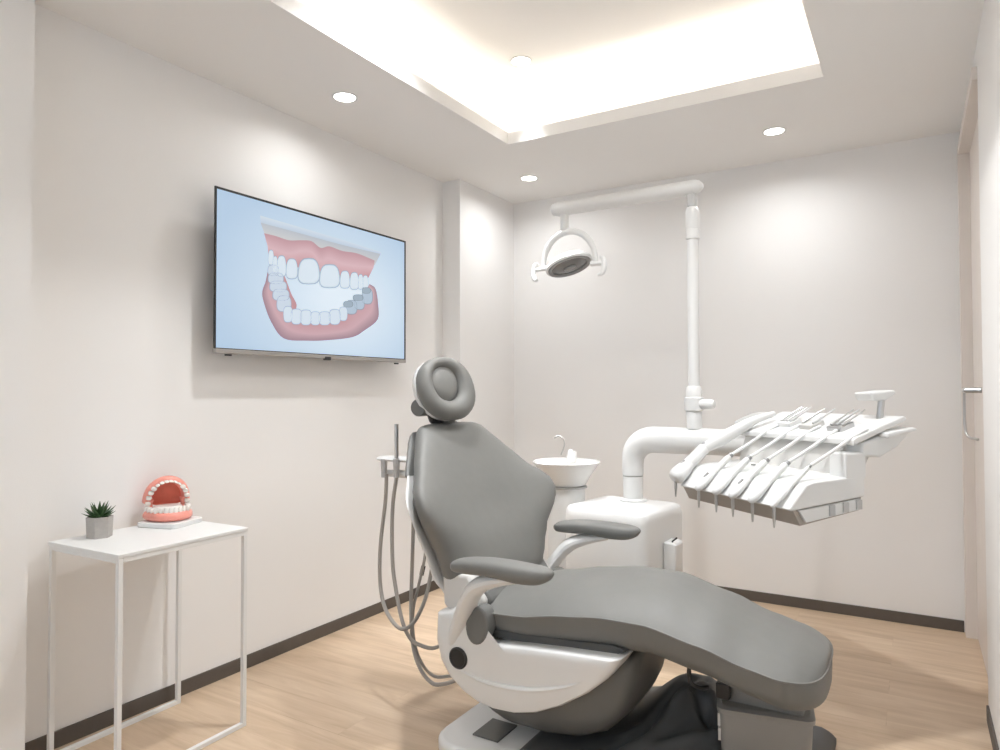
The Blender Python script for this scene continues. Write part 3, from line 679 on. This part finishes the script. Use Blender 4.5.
fb = BC+Vector((-.04, .135, .83))
bm = NB(); lathe(bm, [(.022, -.02), (.024, .0), (.018, .02), (.012, .05), (.0, .055)], fb, 20); obj('tap_base', bm, M['porcelain'], bl)
fz = fb+Vector((.0, 0, .03))
bm = NB(); tube(bm, [at(561, 455, 'Y', fb.y), at(564.5, 445, 'Y', fb.y), at(563, 438.5, 'Y', fb.y), at(558.5, 436, 'Y', fb.y), at(554, 438, 'Y', fb.y-.01)], .004, 10, 6); obj('tap_spout', bm, M['steel'], bl)
bm = NB(); tube(bm, [fb+Vector((.03, -.02, -.01)), fb+Vector((.035, -.02, .045))], [.012, .008], 10); obj('cup_filler', bm, M['porcelain'], bl)

# delivery arm: a big bent pipe on the cabinet
AYp = 3.25
pb = at(633, 497, 'Z', .652)
px_ = at(633, 470, 'Y', AYp).x; pz = at(690, 441, 'Y', AYp).z; R_ = .068
bm = NB(); lathe(bm, [(.064, .656), (.066, .668), (.058, .674), (.0, .674)], (px_, AYp, 0), 36); FLB = bm
bm = NB(); lathe(bm, [(.046, .668), (.047, .674), (.0495, .775), (.0495, .782), (.04, .782)], (px_, AYp, 0), 36); SLB = bm
el = [(px_, AYp, .786), (px_, AYp, .84)]; bend = .105
for k in range(0, 9):
    a = PI/2*k/8; el.append((px_+bend*(1-math.cos(a)), AYp, pz-bend+bend*math.sin(a)))
el += [(px_+.35, AYp, pz), (1.99, AYp, pz-.005), (2.02, AYp, pz-.005)]
bm = NB(); tube(bm, el, [.0505, .052]+[.0535, .055, .057, .059, .0605, .062, .063, .0635, .064]+[.062, .058, .045], 28); da = obj('pipe_arm', bm, M['white'], cu, angle=50); obj('flange', FLB, M['white'], da); obj('lower_sleeve', SLB, M['white'], da)

# ------------------------------------------------------------------ operating light
pxx = at(694, 400, 'Y', AYp).x
ol = thing('operating_light', 'white dental operating lamp on a tall pole and horizontal arm', 'dental lamp', (pxx, AYp, pz+.06))
zz = lambda py, px=693: at(px, py, 'Y', AYp).z
bm = NB(); lathe(bm, [(.036, pz+.058), (.036, zz(412)), (.034, zz(411)), (.03, zz(410))], (pxx, AYp, 0), 28); obj('pole_socket', bm, M['white'], ol)
bm = NB(); lathe(bm, [(.038, zz(411)), (.044, zz(410)), (.044, zz(398)), (.038, zz(397)), (.036, zz(388)), (.029, zz(386))], (pxx, AYp, 0), 28)
obj('pole_collar', bm, M['white'], ol)
bm = NB(); kn = frame_to((pxx+.03, AYp-.01, zz(404)), (1, -.15, 0)); lathe(bm, [(.022, 0), (.024, .02), (.024, .05), (.018, .07), (.0, .072)], seg=20, mx=kn); obj('clamp_knob', bm, M['white'], ol)
bm = NB(); lathe(bm, [(.027, zz(390)), (.027, zz(238))], (pxx, AYp, 0), 28); obj('pole', bm, M['white'], ol)
bm = NB(); lathe(bm, [(.027, zz(240)), (.031, zz(239)), (.031, zz(230)), (.029, zz(229.5)), (.032, zz(228)), (.033, zz(212)), (.026, zz(208)), (.015, zz(206)), (.015, zz(197))], (pxx, AYp, 0), 28); obj('pole_sleeve', bm, M['white'], ol)
bm = NB(); box(bm, (pxx-.02, AYp-.02, zz(207)), (pxx+.02, AYp+.02, zz(194))); obj('arm_joint', bm, M['grey_l'], ol, bevel=.004)
A0, A1 = at(703, 186, 'Y', AYp), at(551.5, 210.5, 'Y', AYp)
bm = NB(); tube(bm, [A0, A0.lerp(A1, .02), A0.lerp(A1, .05), A0.lerp(A1, .85), A0.lerp(A1, .87), A0.lerp(A1, .95), A0.lerp(A1, .985), A1], [.012, .028, .036, .036, .037, .037, .03, .012], 24); obj('arm', bm, M['white'], ol)
dz = A0.lerp(A1, .905)
LC = at(569, 265, 'Y', AYp)
bm = NB(); lathe(bm, [(.022, dz.z-.02), (.022, dz.z-.11), (.02, dz.z-.115)], (dz.x, AYp, 0), 20); obj('drop_stem', bm, M['white'], ol)
ya_, zr = .148, dz.z-.12-LC.z
bm = NB(); yk = []
for k in range(17):
    a = PI*k/16; yk.append((LC.x+ya_*math.cos(a), AYp, LC.z-.005+zr*math.sin(a)**.85))
tube(bm, yk, [.014]*3+[.017]*11+[.014]*3, 14); obj('yoke', bm, M['white'], ol, angle=60)
LN = Vector((.34, -.20, -1)).normalized(); LM = frame_to(LC, LN, (1, 0, 0))      # local x sideways, z = shining direction
def lring(a, b, z, n=40): return [LM @ Vector((a*math.cos(t), b*math.sin(t), z)) for t in [2*PI*i/n for i in range(n)]]
bm = NB(); loft(bm, [lring(.02, .02, -.055), lring(.06, .05, -.051), lring(.10, .08, -.034), lring(.124, .10, -.010), lring(.128, .105, .004), lring(.120, .098, .012), lring(.115, .093, .006), lring(.05, .04, .004)]); lh = obj('lamp_head', bm, M['white'], ol, angle=60)
bm = NB(); loft(bm, [lring(.117, .095, .004), lring(.114, .092, .014), lring(.098, .076, .012), lring(.095, .073, .004)]); obj('lens_ring', bm, M['lens_ring'], lh, angle=60)
bm = NB(); loft(bm, [lring(.097, .075, .005), lring(.094, .073, .008), lring(.06, .045, .014), lring(.01, .008, .016)]); obj('lens', bm, M['lens'], lh, angle=60)
bm = NB(); loft(bm, [lring(.035, .02, .012), lring(.032, .018, .022), lring(.01, .006, .024)]); obj('bulb_shield', bm, M['lens_ring'], lh, angle=60)
for s in (-1, 1):
    e0 = LC+Vector((s*.125, 0, -.005)); hd = LC+Vector((s*.19, -.01, -.01))
    bm = NB(); tube(bm, [e0, hd], [.014, .011], 12); obj('side_pin', bm, M['white'], ol)
    bm = NB(); tube(bm, [hd+Vector((-s*.012, 0, .035)), hd+Vector((s*.006, 0, .02)), hd+Vector((s*.012, -.005, -.015)), hd+Vector((s*.004, -.012, -.05)), hd+Vector((-s*.018, -.02, -.062))], [.006, .013, .015, .013, .007], 12, 5); obj('handle', bm, M['white'], ol)

# ------------------------------------------------------------------ delivery unit (local x along its width, y from front to back)
DO = (1.7104, 2.8757, 0); DR = math.radians(-40)
du = thing('delivery_unit', 'white dentist delivery unit of rods and trays at the end of the pipe arm', 'delivery unit', DO, DR)
L = dict(world=False)
bm = NB(); prism(bm, [(-.045, .805), (-.03, .800), (.282, .833), (.284, .908), (.06, .893), (.03, .885)], 'X', -.03, .60); obj('lower_body', bm, M['white'], du, bevel=.006, **L)
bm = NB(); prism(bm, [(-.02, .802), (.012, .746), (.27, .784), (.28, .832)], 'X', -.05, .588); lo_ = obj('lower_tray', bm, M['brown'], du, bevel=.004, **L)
for k, y in enumerate((.125, .185, .243)):
    bm = NB(); box(bm, (.590, y, .775+.13*(y-.125)), (.604, y+.024, .812+.1*(y-.125))); obj('tray_slot', bm, M['grey_l'], lo_, bevel=.002, **L)
bm = NB(); prism(bm, [(.03, .758), (.262, .788), (.268, .826), (.0, .80)], 'X', .585, .598); obj('side_plate', bm, M['white'], du, bevel=.003, **L)
bm = NB(); prism(bm, [(.225, .895), (.262, 1.012), (.30, 1.04), (.44, 1.06), (.40, .99), (.34, .895)], 'X', .0, .53); obj('upper_body', bm, M['white_g'], du, bevel=.006, **L)
bm = NB(); box(bm, (.525, .20, .895), (.60, .29, .985)); obj('support_column', bm, M['white'], du, bevel=.006, **L)
bm = NB(); prism(bm, [(.232, 1.010), (.232, 1.032), (.245, 1.040), (.46, 1.110), (.474, 1.104), (.474, 1.094)], 'X', .0, .605); obj('top_tray', bm, M['white'], du, bevel=.005, **L)
bm = NB(); prism(bm, [(.27, .97), (.36, .965), (.44, 1.0), (.50, 1.05), (.46, 1.07), (.32, 1.028), (.28, 1.02)], 'X', .50, .598); obj('right_pod', bm, M['white'], du, bevel=.01, **L)
bm = NB(); prism(bm, [(.36, 1.033), (.48, 1.055), (.50, 1.063), (.48, 1.07), (.36, 1.053)], 'X', .56, .63); obj('grip_handle', bm, M['white'], du, bevel=.006, **L)
bm = NB(); tube(bm, [(.02, .40, 1.08), (-.06, .37, 1.075), (-.11, .30, 1.05)], [.024, .028, .014], 14, 5); obj('side_knob', bm, M['grey_l'], du, **L)
bm = NB(); box(bm, (.15, .17, .896), (.165, .18, .904)); obj('indicator', bm, M['black'], du, **L)
# small reading lamp on the tray
bm = NB(); tube(bm, [(.53, .43, 1.09), (.53, .44, 1.165)], .012, 12); obj('sensor_stem', bm, M['steel'], du, **L)
bm = NB(); prism(bm, [(.46, 1.165), (.475, 1.135), (.535, 1.135), (.585, 1.162), (.575, 1.175)], 'X', .40, .48)
bm.transform(Matrix.Translation((.06, -.08, .028))); obj('sensor_head', bm, M['white'], du, bevel=.008, **L)

ordn = ['first', 'second', 'third', 'fourth', 'fifth', 'sixth']
HPX = [-.035, .126, .237, .335, .442, .55]
lab = ['thick white instrument at the chair-side end of the delivery unit front, leftmost of the row',
       'white dental handpiece with a dark slot, second from left on the delivery unit front',
       'white dental handpiece hanging third from left on the delivery unit front',
       'white dental handpiece hanging fourth from left, near the middle of the delivery unit front',
       'white dental handpiece hanging fifth from left on the delivery unit front',
       'slim handpiece at the right end of the delivery unit front, last of the row']
DM = Matrix.Translation(DO) @ Matrix.Rotation(DR, 4, 'Z')
for i, a in enumerate(HPX):
    big = i == 0
    F = Vector((a, -.046, .832 if not big else .852)); Hn = Vector((a+.005, .075, .932 if not big else .955)); E = Vector((a+.04 if i else a+.10, .255, 1.045 if i else 1.075))
    t = thing('handpiece', lab[i], 'dental instrument', DM @ Vector((a, 0, .80)), DR, 'handpieces on the delivery unit')
    k = WM[du].inverted(); T = WM[t].inverted() @ WM[du]
    def put(name, bm, m, par, **kw):
        bm.transform(T); return obj(name, bm, m, par, world=False, **kw)
    ax_ = (Hn-F).normalized()
    r0 = .042 if big else (.013 if i == 5 else .021)
    bm = NB(); tube(bm, [F-ax_*.035, F-ax_*.025, F, F+ax_*.04, F+ax_*.07], [r0*.35, r0*.8, r0, r0*.85, r0*.6], 16, 4, flat=.8); body = put('nose', bm, M['white'], t)
    bm = NB(); tube(bm, [F+ax_*.05, F+ax_*.065, Hn, Hn+ax_*.012], [r0*.5, r0*.62, r0*.6, r0*.4], 14); put('handle', bm, M['white'], t)
    bm = NB(); tube(bm, [Hn+ax_*.008, Hn+ax_*.02], r0*.52, 12); put('collar', bm, M['lens_ring'], t)
    bm = NB(); q0 = F-ax_*.02+Vector((0, 0, -.005)); tube(bm, [q0, q0+Vector((0, .0, -.035)), q0+Vector((0, 0, -.075))], [.006, .0065, .003], 10); put('tip', bm, M['steel'], t)
    if i in (0, 1, 3):
        bm = NB(); s_ = F+ax_*.03+Vector((0, -.004, r0*.68)); tube(bm, [s_-ax_*.012, s_+ax_*.012], [.006, .006], 8); put('slot', bm, M['lens_ring'], body)
    # whip arm of the delivery unit that carries it
    bm = NB()
    if big: tube(bm, [Hn, Hn.lerp(E, .35), Hn.lerp(E, .75), E, E+Vector((.02, .09, .03))], [.020, .028, .024, .018, .010], 16, 5)
    else: tube(bm, [Hn+ax_*.015, Hn.lerp(E, .5), E, E+Vector((.005, .05, .022))], [.0065, .0065, .0065, .005], 10, 3)
    obj('whip_arm', bm, M['white'], du, **L)
# clamps at the rods' rear ends, on the top tray
def tray_pt(x, y): return Vector((x, y, 1.04+(y-.245)*.326))
for cx, cy, m1, npin in ((.20, .32, 'white', 4), (.33, .31, 'white_g', 2), (.47, .31, 'steel', 3)):
    bm = NB(); p = tray_pt(cx, cy); mx = Matrix.Translation(p+Vector((0, 0, .010))) @ Matrix.Rotation(math.radians(18), 4, 'X')
    box(bm, (-.035, -.035, -.012), (.035, .03, .008), mx); cl = obj('rod_clamp', bm, M[m1], du, bevel=.004, **L)
    for k in range(npin):
        x = cx-.026+.052*k/max(1, npin-1); p = tray_pt(x, cy-.02)+Vector((0, 0, .02))
        bm = NB(); tube(bm, [p, p+Vector((.004, .055, .030)), p+Vector((.008, .10, .055))], [.0055, .004, .0025], 8); obj('rod_end', bm, M['steel' if k % 2 == 0 else 'grey_l'], cl, **L)
